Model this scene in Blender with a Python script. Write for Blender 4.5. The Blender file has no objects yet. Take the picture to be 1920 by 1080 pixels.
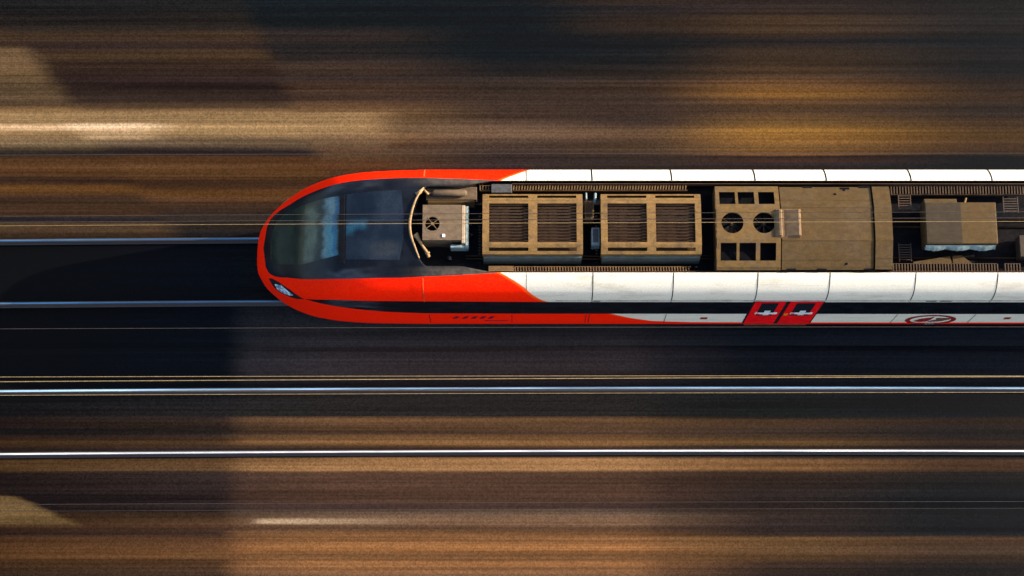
import bpy, bmesh, math, random
from mathutils import Vector
R = math.radians
random.seed(7)
SC = bpy.context.scene
COL = SC.collection

# ---------------------------------------------------------------- camera, sky, sun, exposure
cam = bpy.data.objects.new('camera', bpy.data.cameras.new('camera'))
COL.objects.link(cam)
TILT, DIST = R(14), 45.0
cam.location = (0, -0.38-DIST*math.sin(TILT), DIST*math.cos(TILT))
cam.rotation_euler = (TILT, 0, 0)
cam.data.sensor_width = 36
cam.data.lens = 36*3605/1920
cam.data.clip_end = 2000
SC.camera = cam

SUNV = Vector((2.25, 0.42, 1.0)).normalized()          # towards the low sun: ahead-right of the train
w = bpy.data.worlds.new('World'); SC.world = w; w.use_nodes = True
wn = w.node_tree.nodes
sky = wn.new('ShaderNodeTexSky'); sky.sky_type = 'NISHITA'; sky.sun_disc = False; sky.dust_density = 3.0
sky.sun_elevation = math.asin(SUNV.z); sky.sun_rotation = math.atan2(SUNV.x, SUNV.y)
w.node_tree.links.new(sky.outputs[0], wn['Background'].inputs[0])
wn['Background'].inputs[1].default_value = 0.15
sd = bpy.data.lights.new('sun', 'SUN'); sd.energy = 4.7; sd.angle = R(0.5); sd.color = (1.0, 0.86, 0.70)
sun = bpy.data.objects.new('sun', sd); COL.objects.link(sun)
sun.rotation_euler = (-SUNV).to_track_quat('-Z', 'Y').to_euler()
SC.view_settings.view_transform = 'Standard'; SC.view_settings.look = 'None'
SC.view_settings.gamma = 1; SC.view_settings.exposure = 1.5
SC.render.engine = 'CYCLES'

# ---------------------------------------------------------------- helpers
class NT:
    """a small wrapper to write node materials"""
    def __init__(self, name):
        self.m = bpy.data.materials.new(name); self.m.use_nodes = True
        self.t = self.m.node_tree; self.b = self.t.nodes['Principled BSDF']
    def n(self, typ, **kw):
        o = self.t.nodes.new('ShaderNode'+typ)
        for k, v in kw.items(): setattr(o, k, v)
        return o
    def link(self, a, b): self.t.links.new(a, b)
    def put(self, sock, v):
        if hasattr(v, 'links'): self.link(v, sock)
        else: sock.default_value = v
    def math(self, op, a, b=0.0, c=0.0):
        o = self.n('Math', operation=op); self.put(o.inputs[0], a); self.put(o.inputs[1], b); self.put(o.inputs[2], c)
        return o.outputs[0]
    def sm(self, v, a, b, x=0.0, y=1.0, smooth=True):
        o = self.n('MapRange', interpolation_type='SMOOTHSTEP' if smooth else 'LINEAR')
        for i, s in enumerate((v, a, b, x, y)): self.put(o.inputs[i], s)
        return o.outputs[0]
    def mix(self, f, a, b, blend='MIX'):
        o = self.n('Mix', data_type='RGBA', blend_type=blend)
        self.put(o.inputs[0], f)
        for i, v in ((6, a), (7, b)):
            if isinstance(v, tuple): o.inputs[i].default_value = (*v[:3], 1)
            else: self.link(v, o.inputs[i])
        return o.outputs[2]
    def scale(self, col, f):
        o = self.n('VectorMath', operation='SCALE'); self.link(col, o.inputs[0]); self.put(o.inputs['Scale'], f)
        return o.outputs[0]
    def coords(self, kind='Object', sc=(1, 1, 1)):
        if kind == 'World': src = self.n('NewGeometry').outputs['Position']
        else: src = self.n('TexCoord').outputs[kind]
        mp = self.n('Mapping'); self.link(src, mp.inputs[0]); mp.inputs['Scale'].default_value = sc
        return mp.outputs[0]
    def noise(self, vec, s, det=3, rough=.55):
        o = self.n('TexNoise'); self.link(vec, o.inputs['Vector'])
        o.inputs['Scale'].default_value = s; o.inputs['Detail'].default_value = det; o.inputs['Roughness'].default_value = rough
        return o.outputs[0]
    def bump(self, h, st, dist=.02):
        o = self.n('Bump'); o.inputs['Strength'].default_value = st; o.inputs['Distance'].default_value = dist
        self.link(h, o.inputs['Height']); self.link(o.outputs[0], self.b.inputs['Normal'])
    def base(self, c):
        if isinstance(c, tuple): self.b.inputs['Base Color'].default_value = (*c[:3], 1)
        else: self.link(c, self.b.inputs['Base Color'])
    def set(self, **kw):
        for k, v in kw.items(): self.put(self.b.inputs[k.replace('_', ' ')], v)
        return self

def worn(name, col, rough=.6, metal=0.0, dirt=(.05, .04, .03), amt=.45, scale=2.5, fine=.25, bump=.15, spec=.2, **kw):
    """painted or bare metal with blotchy dirt and fine speckle"""
    N = NT(name); v = N.coords('World'); col = tuple(q*.87 for q in col); dirt = tuple(q*.8 for q in dirt)
    d = N.sm(N.noise(v, scale, 6, .7), .42, .70)
    c = N.mix(N.math('MULTIPLY', d, amt), col, dirt)
    soot = N.sm(N.noise(N.coords('World', (.9, 2.2, 1)), 3.1, 6, .7), .56, .74)
    c = N.mix(N.math('MULTIPLY', soot, amt*.9), c, tuple(q*.5 for q in dirt))
    st = N.noise(N.coords('World', (1.6, 2.4, 1.5)), 4.5, 5, .7)
    c = N.scale(c, N.sm(st, .3, .7, 1-.24, 1+.16))
    sp = N.noise(v, 45, 2, .6)
    c = N.scale(c, N.sm(sp, .25, .75, 1-fine, 1+fine, smooth=False))
    N.base(c); N.set(Roughness=rough, Metallic=metal, **kw); N.b.inputs['Specular IOR Level'].default_value = spec
    if bump: N.bump(sp, bump, .01)
    return N.m

def obj(name, bm, mat, parent=None, smooth=False, bevel=0.0):
    me = bpy.data.meshes.new(name)
    bmesh.ops.recalc_face_normals(bm, faces=bm.faces) if not getattr(bm, 'keep', False) else None
    bm.to_mesh(me); bm.free()
    for m in (mat if isinstance(mat, (list, tuple)) else [mat]): me.materials.append(m)
    if smooth: me.shade_smooth() if hasattr(me, 'shade_smooth') else None
    o = bpy.data.objects.new(name, me); COL.objects.link(o)
    if parent: o.parent = parent; o.matrix_parent_inverse = parent.matrix_world.inverted()
    if bevel:
        b = o.modifiers.new('bevel', 'BEVEL'); b.width = bevel; b.segments = 2; b.limit_method = 'ANGLE'; b.angle_limit = R(40)
    return o
def tag(o, label=None, cat=None, group=None, kind=None):
    for k, v in (('label', label), ('category', cat), ('group', group), ('kind', kind)):
        if v: o[k] = v
    return o
def box(bm, x0, x1, y0, y1, z0, z1):
    vs = [bm.verts.new((x, y, z)) for z in (z0, z1) for x, y in ((x0, y0), (x1, y0), (x1, y1), (x0, y1))]
    for f in ((3, 2, 1, 0), (4, 5, 6, 7), (0, 1, 5, 4), (1, 2, 6, 5), (2, 3, 7, 6), (3, 0, 4, 7)):
        bm.faces.new([vs[i] for i in f])
    return vs
def tube(bm, pts, r, seg=10):
    pts = [Vector(p) for p in pts]; rings = []
    for i, p in enumerate(pts):
        d = (pts[min(i+1, len(pts)-1)]-pts[max(i-1, 0)]).normalized()
        a = d.cross(Vector((0, 0, 1)));  a = a.normalized() if a.length > .01 else Vector((1, 0, 0)); b = d.cross(a)
        rr = r[i] if isinstance(r, (list, tuple)) else r
        rings.append([bm.verts.new(p+(a*math.cos(k*math.tau/seg)+b*math.sin(k*math.tau/seg))*rr) for k in range(seg)])
    for A, B in zip(rings, rings[1:]):
        for k in range(seg): bm.faces.new((A[k], A[(k+1) % seg], B[(k+1) % seg], B[k]))
    bm.faces.new(rings[0][::-1]); bm.faces.new(rings[-1])
def loft_x(bm, x0, x1, prof, caps=True):
    """closed Y-Z profile extruded along X"""
    a = [bm.verts.new((x0, y, z)) for y, z in prof]; b = [bm.verts.new((x1, y, z)) for y, z in prof]
    n = len(prof)
    for i in range(n): bm.faces.new((a[i], a[(i+1) % n], b[(i+1) % n], b[i]))
    if caps: bm.faces.new(a[::-1]); bm.faces.new(b)
def plate(bm, xs, ys, zf, thick, holes=(), rounds=()):
    """plate following z=zf(y) with rectangular openings (x0,x1,y0,y1) and round ones (cx,cy,r) each filling one cell"""
    hit = lambda x, y, h: h[0] < x < h[1] and h[2] < y < h[3]
    cell = {}
    for i in range(len(xs)-1):
        for j in range(len(ys)-1):
            x, y = (xs[i]+xs[i+1])/2, (ys[j]+ys[j+1])/2
            if any(hit(x, y, h) for h in holes): continue
            rd = [c for c in rounds if xs[i] < c[0] < xs[i+1] and ys[j] < c[1] < ys[j+1]]
            cell[i, j] = rd[0] if rd else None
    P = lambda x, y, dz=0: bm.verts.new((x, y, zf(y)+dz))
    for (i, j), rd in cell.items():
        x0, x1, y0, y1 = xs[i], xs[i+1], ys[j], ys[j+1]
        if rd is None:
            for dz in (0, -thick): bm.faces.new([P(x0, y0, dz), P(x1, y0, dz), P(x1, y1, dz), P(x0, y1, dz)])
        else:
            cx, cy, r = rd; n = 40; pr = []
            for k in range(n):
                a = k*math.tau/n+math.pi/4; c, s = math.cos(a), math.sin(a); m = max(abs(c), abs(s))
                ex = cx+c/m*((x1-cx) if c > 0 else (cx-x0)); ey = cy+s/m*((y1-cy) if s > 0 else (cy-y0))
                pr.append(((cx+c*r, cy+s*r), (ex, ey)))
            for k in range(n):
                (a, b), (c, d) = pr[k], pr[(k+1) % n]
                bm.faces.new([P(*a), P(*b), P(*d), P(*c)])
                bm.faces.new([P(*a), P(*c), P(*c, -thick*2), P(*a, -thick*2)])
        for (di, dj, ax, ay, bx, by) in ((-1, 0, x0, y0, x0, y1), (1, 0, x1, y0, x1, y1), (0, -1, x0, y0, x1, y0), (0, 1, x0, y1, x1, y1)):
            if (i+di, j+dj) not in cell:
                bm.faces.new([P(ax, ay), P(bx, by), P(bx, by, -thick), P(ax, ay, -thick)])
    bmesh.ops.remove_doubles(bm, verts=bm.verts, dist=.0005)

# ---------------------------------------------------------------- ground colours: ballast, soil and rusty stone, with window reflections and train shade painted in
TOP = [
(-11.54,[(0.78,(0.013,0.0144,0.0185)),(0.86,(0.0545,0.0343,0.0232)),(1.18,(0.0844,0.0513,0.0296)),(1.28,(0.0194,0.0185,0.0232)),(1.46,(0.0578,0.0319,0.0194)),(1.83,(0.0482,0.0284,0.0194)),(2.07,(0.1384,0.0648,0.0232)),(2.26,(0.0452,0.0262,0.0194)),(2.49,(0.0887,0.0423,0.0194)),(2.79,(0.0802,0.0395,0.0194)),(2.93,(0.0296,0.0242,0.0232)),(3.19,(0.1144,0.0802,0.0423)),(3.43,(0.305,0.1812,0.0762)),(3.66,(0.305,0.1812,0.0802)),(3.75,(0.305,0.1812,0.0802)),(4.03,(0.2307,0.1384,0.0612)),(4.17,(0.0844,0.0545,0.0319)),(4.64,(0.0976,0.0648,0.0369)),(5.05,(0.162,0.1022,0.0513)),(5.53,(0.162,0.1022,0.0545)),(5.73,(0.0423,0.0273,0.0194)),(5.98,(0.0578,0.0356,0.0232)),(6.21,(0.0252,0.0203,0.0185)),(6.84,(0.0232,0.0194,0.0185))]),
(-8.46,[(0.78,(0.0116,0.0137,0.0176)),(0.86,(0.0194,0.0185,0.0203)),(1.18,(0.0319,0.0242,0.0212)),(1.37,(0.0343,0.0242,0.0212)),(1.64,(0.0545,0.0319,0.0212)),(1.96,(0.1221,0.0578,0.0232)),(2.16,(0.0545,0.0296,0.0194)),(2.49,(0.0976,0.0482,0.0212)),(2.81,(0.0887,0.0423,0.0212)),(2.96,(0.0252,0.0194,0.0203)),(3.25,(0.0648,0.0452,0.0343)),(3.4,(0.305,0.1878,0.0844)),(3.7,(0.305,0.1878,0.0844)),(4.0,(0.1878,0.1119,0.0545)),(4.14,(0.0723,0.0452,0.0273)),(4.3,(0.0343,0.0232,0.0194)),(4.78,(0.0319,0.0203,0.0194)),(5.25,(0.0395,0.0252,0.0194)),(5.44,(0.0685,0.0423,0.0252)),(5.68,(0.0319,0.0212,0.0194)),(5.94,(0.0545,0.0343,0.0232)),(6.21,(0.0232,0.0194,0.0185)),(6.84,(0.016,0.016,0.0176))]),
(-3.85,[(0.78,(0.0144,0.0144,0.0176)),(1.44,(0.0452,0.0273,0.0194)),(2.36,(0.0612,0.0319,0.0194)),(2.63,(0.107,0.0482,0.0232)),(2.89,(0.1022,0.0612,0.0343)),(3.13,(0.0887,0.0513,0.0319)),(3.32,(0.1878,0.107,0.0513)),(3.56,(0.1559,0.1022,0.0545)),(3.99,(0.1559,0.0931,0.0452)),(4.14,(0.107,0.0612,0.0319)),(4.34,(0.0513,0.0319,0.0242)),(4.6,(0.0762,0.0452,0.0319)),(4.84,(0.0343,0.0242,0.0222)),(5.08,(0.0545,0.0356,0.0273)),(5.39,(0.0273,0.0222,0.0222)),(5.66,(0.0194,0.0176,0.0194)),(5.9,(0.0319,0.0242,0.0232)),(6.12,(0.0232,0.0203,0.0212)),(6.2,(0.011,0.0137,0.0168)),(6.84,(0.0103,0.0137,0.0176))]),
(0.00,[(0.78,(0.013,0.0144,0.0176)),(1.44,(0.0212,0.0194,0.0212)),(2.63,(0.0395,0.0296,0.0296)),(2.89,(0.0423,0.0307,0.0296)),(3.09,(0.0612,0.0423,0.0343)),(3.27,(0.107,0.0723,0.0513)),(3.49,(0.162,0.107,0.0685)),(3.72,(0.0887,0.0578,0.0423)),(3.9,(0.0545,0.0356,0.0273)),(4.23,(0.0452,0.0307,0.0252)),(4.64,(0.0395,0.0284,0.0242)),(5.12,(0.0176,0.0168,0.0194)),(5.46,(0.0091,0.013,0.0176)),(6.56,(0.0091,0.013,0.0176)),(6.84,(0.0116,0.0137,0.0168))]),
(3.08,[(0.78,(0.013,0.0144,0.0176)),(1.44,(0.0212,0.0194,0.0212)),(2.63,(0.0319,0.0242,0.0232)),(2.87,(0.0395,0.0284,0.0252)),(3.03,(0.0685,0.0452,0.0296)),(3.27,(0.0762,0.0482,0.0319)),(3.49,(0.117,0.0723,0.0423)),(3.76,(0.0423,0.0296,0.0262)),(4.03,(0.0452,0.0296,0.0252)),(4.3,(0.0395,0.0273,0.0232)),(4.64,(0.0452,0.0284,0.0212)),(4.91,(0.0273,0.0212,0.0194)),(5.32,(0.0144,0.0152,0.0185)),(5.73,(0.013,0.0144,0.0185)),(6.28,(0.0369,0.0252,0.0212)),(6.67,(0.0194,0.0168,0.0194)),(6.84,(0.0343,0.0232,0.0194))]),
(6.28,[(0.78,(0.013,0.0144,0.0176)),(1.44,(0.0212,0.0194,0.0212)),(2.68,(0.0252,0.0185,0.0203)),(2.77,(0.0545,0.0273,0.0194)),(2.87,(0.0232,0.0176,0.0194)),(2.92,(0.162,0.0802,0.0319)),(3.13,(0.1559,0.0844,0.0296)),(3.27,(0.2462,0.1221,0.0343)),(3.49,(0.305,0.1559,0.0369)),(3.76,(0.1384,0.0762,0.0296)),(4.03,(0.0685,0.0395,0.0232)),(4.29,(0.0976,0.0513,0.0232)),(4.44,(0.2016,0.0976,0.0273)),(4.78,(0.107,0.0545,0.0252)),(4.91,(0.0648,0.0382,0.0232)),(5.53,(0.0423,0.0273,0.0194)),(5.82,(0.0194,0.0168,0.0203)),(6.01,(0.0513,0.0319,0.0212)),(6.42,(0.0578,0.0356,0.0222)),(6.53,(0.0319,0.0212,0.0185)),(6.84,(0.0273,0.0194,0.0185))]),
(11.79,[(0.78,(0.0103,0.0123,0.0168)),(1.44,(0.0103,0.0123,0.0168)),(2.87,(0.0103,0.0123,0.0168)),(2.92,(0.0395,0.0252,0.0194)),(3.13,(0.0612,0.0343,0.0212)),(3.4,(0.0931,0.0513,0.0232)),(3.63,(0.0612,0.0356,0.0212)),(4.03,(0.0273,0.0203,0.0194)),(4.37,(0.0452,0.0273,0.0194)),(4.64,(0.0319,0.0212,0.0185)),(5.05,(0.013,0.0137,0.0176)),(5.53,(0.016,0.0152,0.0176)),(5.8,(0.0091,0.0123,0.0176)),(6.01,(0.0176,0.016,0.0185)),(6.84,(0.016,0.0152,0.0176))]),
]
BOT = [
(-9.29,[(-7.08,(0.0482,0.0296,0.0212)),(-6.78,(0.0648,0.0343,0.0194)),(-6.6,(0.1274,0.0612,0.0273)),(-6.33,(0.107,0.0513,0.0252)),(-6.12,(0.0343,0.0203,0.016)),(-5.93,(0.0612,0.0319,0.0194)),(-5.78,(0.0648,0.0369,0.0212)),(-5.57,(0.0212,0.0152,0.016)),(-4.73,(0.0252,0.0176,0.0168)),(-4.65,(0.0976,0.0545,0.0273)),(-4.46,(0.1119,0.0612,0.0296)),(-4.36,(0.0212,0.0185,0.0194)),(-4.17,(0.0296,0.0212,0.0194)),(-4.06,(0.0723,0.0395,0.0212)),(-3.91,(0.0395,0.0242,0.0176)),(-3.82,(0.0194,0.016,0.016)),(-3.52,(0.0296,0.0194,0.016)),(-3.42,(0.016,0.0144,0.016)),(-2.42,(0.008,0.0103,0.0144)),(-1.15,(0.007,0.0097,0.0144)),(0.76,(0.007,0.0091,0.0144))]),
(-1.96,[(-7.08,(0.2307,0.1221,0.0648)),(-6.79,(0.3231,0.15,0.0612)),(-6.62,(0.1878,0.0931,0.0423)),(-6.48,(0.3613,0.162,0.0612)),(-6.15,(0.2307,0.1119,0.0482)),(-5.97,(0.1119,0.0612,0.0369)),(-5.8,(0.2086,0.1221,0.0723)),(-5.63,(0.1384,0.0931,0.0648)),(-5.53,(0.0648,0.0395,0.0343)),(-5.39,(0.0887,0.0482,0.0343)),(-4.72,(0.0887,0.0497,0.0343)),(-4.65,(0.402,0.2159,0.0931)),(-4.42,(0.3419,0.1812,0.0802)),(-4.35,(0.0452,0.0319,0.0252)),(-4.16,(0.0452,0.0296,0.0232)),(-4.04,(0.305,0.162,0.0685)),(-3.9,(0.1384,0.0762,0.0369)),(-3.83,(0.0762,0.0437,0.0296)),(-3.63,(0.107,0.0612,0.0343)),(-3.49,(0.162,0.0887,0.0423)),(-3.42,(0.0252,0.0232,0.0242)),(-2.57,(0.0212,0.0194,0.0212)),(-2.42,(0.0452,0.0369,0.0343)),(-1.15,(0.0252,0.0232,0.0242)),(0.76,(0.016,0.0168,0.0194))]),
(5.99,[(-7.08,(0.0369,0.0252,0.0232)),(-6.79,(0.0452,0.0273,0.0212)),(-6.67,(0.0976,0.0513,0.0252)),(-6.48,(0.1329,0.0723,0.0343)),(-6.21,(0.1441,0.0762,0.0319)),(-6.15,(0.0369,0.0242,0.0212)),(-5.93,(0.0319,0.0222,0.0212)),(-5.63,(0.0343,0.0232,0.0212)),(-5.26,(0.0273,0.0194,0.0194)),(-4.73,(0.0423,0.0262,0.0212)),(-4.65,(0.2159,0.1095,0.0452)),(-4.46,(0.2086,0.107,0.0452)),(-4.37,(0.0212,0.0185,0.0194)),(-4.16,(0.0252,0.0203,0.0194)),(-4.05,(0.1384,0.0762,0.0319)),(-3.91,(0.0612,0.0369,0.0232)),(-3.82,(0.0395,0.0262,0.0212)),(-3.5,(0.0723,0.0409,0.0242)),(-3.42,(0.013,0.0152,0.0176)),(-2.42,(0.0091,0.0116,0.016)),(0.76,(0.0091,0.0116,0.016))]),
(10.88,[(-7.08,(0.0176,0.016,0.0176)),(-6.84,(0.0176,0.0152,0.0168)),(-6.69,(0.0423,0.0273,0.0212)),(-6.48,(0.0612,0.0369,0.0252)),(-6.21,(0.0762,0.0423,0.0252)),(-6.14,(0.0091,0.0116,0.016)),(-5.26,(0.0091,0.0116,0.016)),(-4.75,(0.0176,0.0152,0.0168)),(-4.65,(0.0685,0.0369,0.0232)),(-4.48,(0.0723,0.0382,0.0232)),(-4.37,(0.0144,0.0137,0.016)),(-4.19,(0.0144,0.0137,0.0168)),(-4.04,(0.0343,0.0212,0.016)),(-3.82,(0.016,0.0144,0.0168)),(-3.52,(0.0319,0.0203,0.0168)),(-3.42,(0.0091,0.0116,0.016)),(0.76,(0.008,0.0103,0.016))]),
]
KG = 0.365     # albedo scale of the soil table

def ramp(N, fac, rows, lo, hi):
    r = N.n('ValToRGB'); N.link(fac, r.inputs[0]); e = r.color_ramp.elements
    r.color_ramp.interpolation = 'EASE'
    while len(e) > 1: e.remove(e[-1])
    e[0].position = (rows[0][0]-lo)/(hi-lo); e[0].color = (*rows[0][1], 1)
    for y, c in rows[1:]:
        k = e.new((y-lo)/(hi-lo)); k.color = (*c, 1)
    return r.outputs[0]

def ground_material(name, tint=(1, 1, 1), gain=1.0):
    N = NT(name); pos = N.n('NewGeometry').outputs['Position']
    s = N.n('SeparateXYZ'); N.link(pos, s.inputs[0]); X, Y = s.outputs[0], s.outputs[1]
    # wavering band edges
    wob = N.noise(N.coords('World', (.09, 1.5, 1)), 1.5, 2)
    Yw = N.math('ADD', Y, N.sm(wob, .2, .8, -.035, .035, smooth=False))
    Xw = N.math('ADD', X, N.sm(N.noise(N.coords('World', (.4, 6, 1)), 1.5, 2), .2, .8, -.12, .12, smooth=False))
    lo, hi = .7, 7.0; f = N.sm(Yw, lo, hi, smooth=False)
    cols = [ramp(N, f, rows, lo, hi) for _, rows in TOP]
    xs = [x for x, _ in TOP]
    L1 = N.math('ADD', Xw, N.math('MULTIPLY', Y, .81)); L2 = N.math('ADD', Xw, N.math('MULTIPLY', Y, .475))  # slanted edges of window reflections painted into the ground
    c = N.mix(N.sm(L1, -7.6, -6.8), cols[0], cols[1])
    c = N.mix(N.sm(L2, -3.6, -2.95), c, cols[2])
    for k in range(3, 7):
        c = N.mix(N.sm(X, xs[k-1], xs[k]), c, cols[k])
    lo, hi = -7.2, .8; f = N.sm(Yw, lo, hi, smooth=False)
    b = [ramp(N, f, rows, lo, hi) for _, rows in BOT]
    boost = N.math('ADD', 1.0, N.math('MULTIPLY', 1.4, N.math('MULTIPLY', N.sm(Y, -2.9, -2.5), N.sm(Y, -.5, -.9))))  # colour lightened where the train's cast shadow falls
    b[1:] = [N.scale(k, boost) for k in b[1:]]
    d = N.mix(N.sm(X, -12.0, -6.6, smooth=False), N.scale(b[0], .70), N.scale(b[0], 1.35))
    d = N.mix(N.math('MULTIPLY', N.sm(Xw, -6.75, -5.95), .65), d, b[1])  # upright tone steps: window reflections painted into the ground colour
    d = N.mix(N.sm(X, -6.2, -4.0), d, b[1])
    d = N.mix(N.math('MULTIPLY', N.sm(Xw, 2.5, 3.7), .5), d, b[2])
    d = N.mix(N.sm(X, 3.0, 6.0), d, b[2])
    d = N.mix(N.sm(X, 5.5, 10.5), d, b[3])
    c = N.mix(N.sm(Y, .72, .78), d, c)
    # pale strips with edges of their own; the upper-left ones paint window reflections
    def strip(c, col, x0, x1, y0, y1, fx0=.1, fx1=.1, fy=.05, lean=0.0, amt=1.0):
        XX = N.math('ADD', Xw, N.math('MULTIPLY', Y, lean)) if lean else Xw
        m = N.math('MULTIPLY', N.sm(XX, x0-fx0, x0+fx0), N.sm(XX, x1+fx1, x1-fx1))
        m = N.math('MULTIPLY', m, N.math('MULTIPLY', N.sm(Yw, y0-fy, y0+fy), N.sm(Yw, y1+fy, y1-fy)))
        return N.mix(N.math('MULTIPLY', m, amt), c, col)
    c = strip(c, (.40, .26, .125), -30, -3.1, 3.42, 3.98, .1, .6, .06, amt=.75)
    c = strip(c, (.24, .165, .095), -30, -3.0, 3.12, 3.42, .1, .3, .08, amt=.5)
    c = strip(c, (.62, .42, .24), -30, -10.2, 3.56, 3.70, .1, .7, .05)
    c = strip(c, (.80, .58, .36), -7.70, -5.55, 3.56, 3.72, .3, .7, .05, lean=.81)
    c = strip(c, (.62, .42, .23), -7.55, -5.85, 3.30, 3.58, .3, .6, .08, lean=.81, amt=.75)
    L3 = N.math('ADD', Xw, N.math('MULTIPLY', Y, 2.35))          # oblique edge of a lit patch painted on the ground
    m = N.math('MULTIPLY', N.sm(L3, -23.55, -23.95), N.math('MULTIPLY', N.sm(Yw, -6.0, -5.75), N.sm(Yw, -5.2, -5.32)))
    c = N.mix(N.math('MULTIPLY', m, .9), c, (.19, .12, .052))
    c = strip(c, (.50, .36, .23), -5.85, -3.6, -5.87, -5.77, .18, 1.9, .035)
    # long streaks of dust and rust washed along the line
    s1 = N.noise(N.coords('World', (.05, 3.2, 1)), 1.6, 4, .6)
    s2 = N.noise(N.coords('World', (.035, 16, 1)), 1.3, 4, .7)
    c = N.scale(c, N.sm(s1, .3, .7, .68, 1.32, smooth=False))
    c = N.scale(c, N.sm(s2, .3, .7, .72, 1.30, smooth=False))
    # stones
    v = N.n('TexVoronoi'); N.link(N.coords('World'), v.inputs['Vector']); v.inputs['Scale'].default_value = 30
    sp = N.n('SeparateColor'); N.link(v.outputs['Color'], sp.inputs[0])
    c = N.scale(c, N.sm(sp.outputs[0], 0, 1, .76, 1.24, smooth=False))
    sub = N.n('VectorMath', operation='SUBTRACT'); N.link(c, sub.inputs[0]); sub.inputs[1].default_value = (.0095, .0095, .0115)
    mx = N.n('VectorMath', operation='MAXIMUM'); N.link(sub.outputs[0], mx.inputs[0]); mx.inputs[1].default_value = (.0016, .0016, .0018)
    c = N.scale(mx.outputs[0], KG*gain)
    c = N.mix(1.0, c, tint, 'MULTIPLY')
    N.base(c); N.set(Roughness=.52); N.b.inputs['Specular IOR Level'].default_value = .07
    N.bump(v.outputs['Distance'], .12, .01)
    return N.m

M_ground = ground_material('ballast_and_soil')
def curve(X): return -.00026*(X-6)**2 + .012            # the tracks bend very slightly

def sheet(name, xs, prof, mat, follow=True):
    """ground strip: prof = [(y, z)], swept along xs"""
    bm = bmesh.new(); rows = []
    for x in xs: rows.append([bm.verts.new((x, y+(curve(max(-40, min(40, x))) if follow else 0), z)) for y, z in prof])
    for a, b in zip(rows, rows[1:]):
        for k in range(len(prof)-1): bm.faces.new((a[k], b[k], b[k+1], a[k+1]))
    o = obj(name, bm, mat); tag(o, kind='structure'); return o
XS = [-60+2*i for i in range(61)]
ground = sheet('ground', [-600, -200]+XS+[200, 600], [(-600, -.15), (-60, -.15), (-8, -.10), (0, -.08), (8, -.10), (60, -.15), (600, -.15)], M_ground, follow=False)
for y0, y1 in ((-1.62, 1.5), (-5.3, -1.9)):
    sheet('track_bed', XS, [(y0-.25, -.085), (y0, -.01), (y0+.9, .0), (y1-.9, .0), (y1, -.01), (y1+.25, -.085)], M_ground)

# rails
def rail_material(name, col, metal=.7):
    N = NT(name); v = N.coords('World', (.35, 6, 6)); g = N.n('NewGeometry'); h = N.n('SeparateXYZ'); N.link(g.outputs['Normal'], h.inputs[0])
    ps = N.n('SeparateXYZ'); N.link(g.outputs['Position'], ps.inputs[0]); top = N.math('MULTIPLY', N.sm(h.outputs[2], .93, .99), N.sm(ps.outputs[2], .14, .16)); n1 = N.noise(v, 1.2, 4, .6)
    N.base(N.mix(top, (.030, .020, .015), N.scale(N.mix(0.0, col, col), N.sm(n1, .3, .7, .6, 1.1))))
    N.link(N.math('MULTIPLY', top, metal), N.b.inputs['Metallic']); N.set(Roughness=N.sm(n1, .3, .7, .28, .42))
    return N.m
M_rail_blue = rail_material('rail_steel_sky_blue', (.08, .34, .60), .9)  # blue reflection of the sky painted into the steel
M_rail_cyan = rail_material('rail_steel_sky_pale', (.52, .80, .95))  # paler sky reflection, also put into the steel colour
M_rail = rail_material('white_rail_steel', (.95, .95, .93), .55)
def rail(y, label, pw=.018, mat=None):
    bm = bmesh.new()
    prof = [(-.070, 0), (-.070, .012), (-.012, .030), (-.010, .115), (-.033, .130), (-.036, .160), (-pw, .172), (0, .1725), (pw, .172), (.036, .160), (.033, .130), (.010, .115), (.012, .030), (.070, .012), (.070, 0)]
    rows = []
    for x in XS: rows.append([bm.verts.new((x, y+curve(x)+a, b+.004)) for a, b in prof])
    for A, B in zip(rows, rows[1:]):
        for k in range(len(prof)-1): bm.faces.new((A[k], B[k], B[k+1], A[k+1]))
    o = obj('rail', bm, mat or M_rail)
    tag(o, label, 'rail', 'steel rails of the two tracks')
rail(.795, 'thin blue-lit steel rail running under the nose of the train, beside the brown soil', .012, M_rail_blue)
rail(-.725, 'dim steel rail under the headlight side of the train, in its shadow', .011, M_rail_blue)
rail(-2.80, 'bright bluish steel rail between the thin tan overhead wires below the train', .019, M_rail_cyan)
rail(-4.262, 'white shining rail between two sandy tan strips, farthest from the train')

# overhead wires: sag-free runs at contact-wire height, each its own thing
M_wire = worn('bronze_wire', (.13, .085, .05), rough=.55, metal=.2, amt=.1, bump=0)
M_wireb = worn('bright_bronze_wire', (.24, .165, .075), rough=.6, metal=.2, amt=.1, bump=0)
M_wired = worn('dull_wire', (.045, .035, .03), rough=.6, metal=.1, amt=.1, bump=0)
def wire(y, z, r, label, mat=M_wire, name='overhead_wire', x0=-30, x1=30, slope=.0045):
    r *= .8 if y > -1 else .9
    bm = bmesh.new(); tube(bm, [(x, y+slope*x-.0001*x*x, z) for x in range(x0, x1+1, 3)], r, 8)
    tag(obj(name, bm, mat, smooth=True), label, 'wire', 'overhead wires along the tracks')
wire(-.195, 5.6, .0065, 'thin dull wire over the roof, farthest of the three from the red doors', M_wired)
wire(-.325, 5.6, .0075, 'copper wire over the roof, middle one of the three wires across the windscreen', M_wired)
wire(-.400, 5.6, .0070, 'brightest copper wire over the roof, nearest of the three to the red doors', M_wireb)
wire(-3.606, 5.6, .008, 'fine tan wire nearest the train, just above the bluish rail', M_wireb, slope=.001)
wire(-3.662, 5.6, .010, 'golden tan wire, second of the pair just above the bluish rail', M_wireb, slope=.005)
wire(-3.897, 5.6, .005, 'very fine brown wire hugging the lower edge of the bluish rail', slope=.003)
wire(-3.962, 5.6, .007, 'thin tan wire just below the bluish rail', M_wireb, slope=.003)
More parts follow.
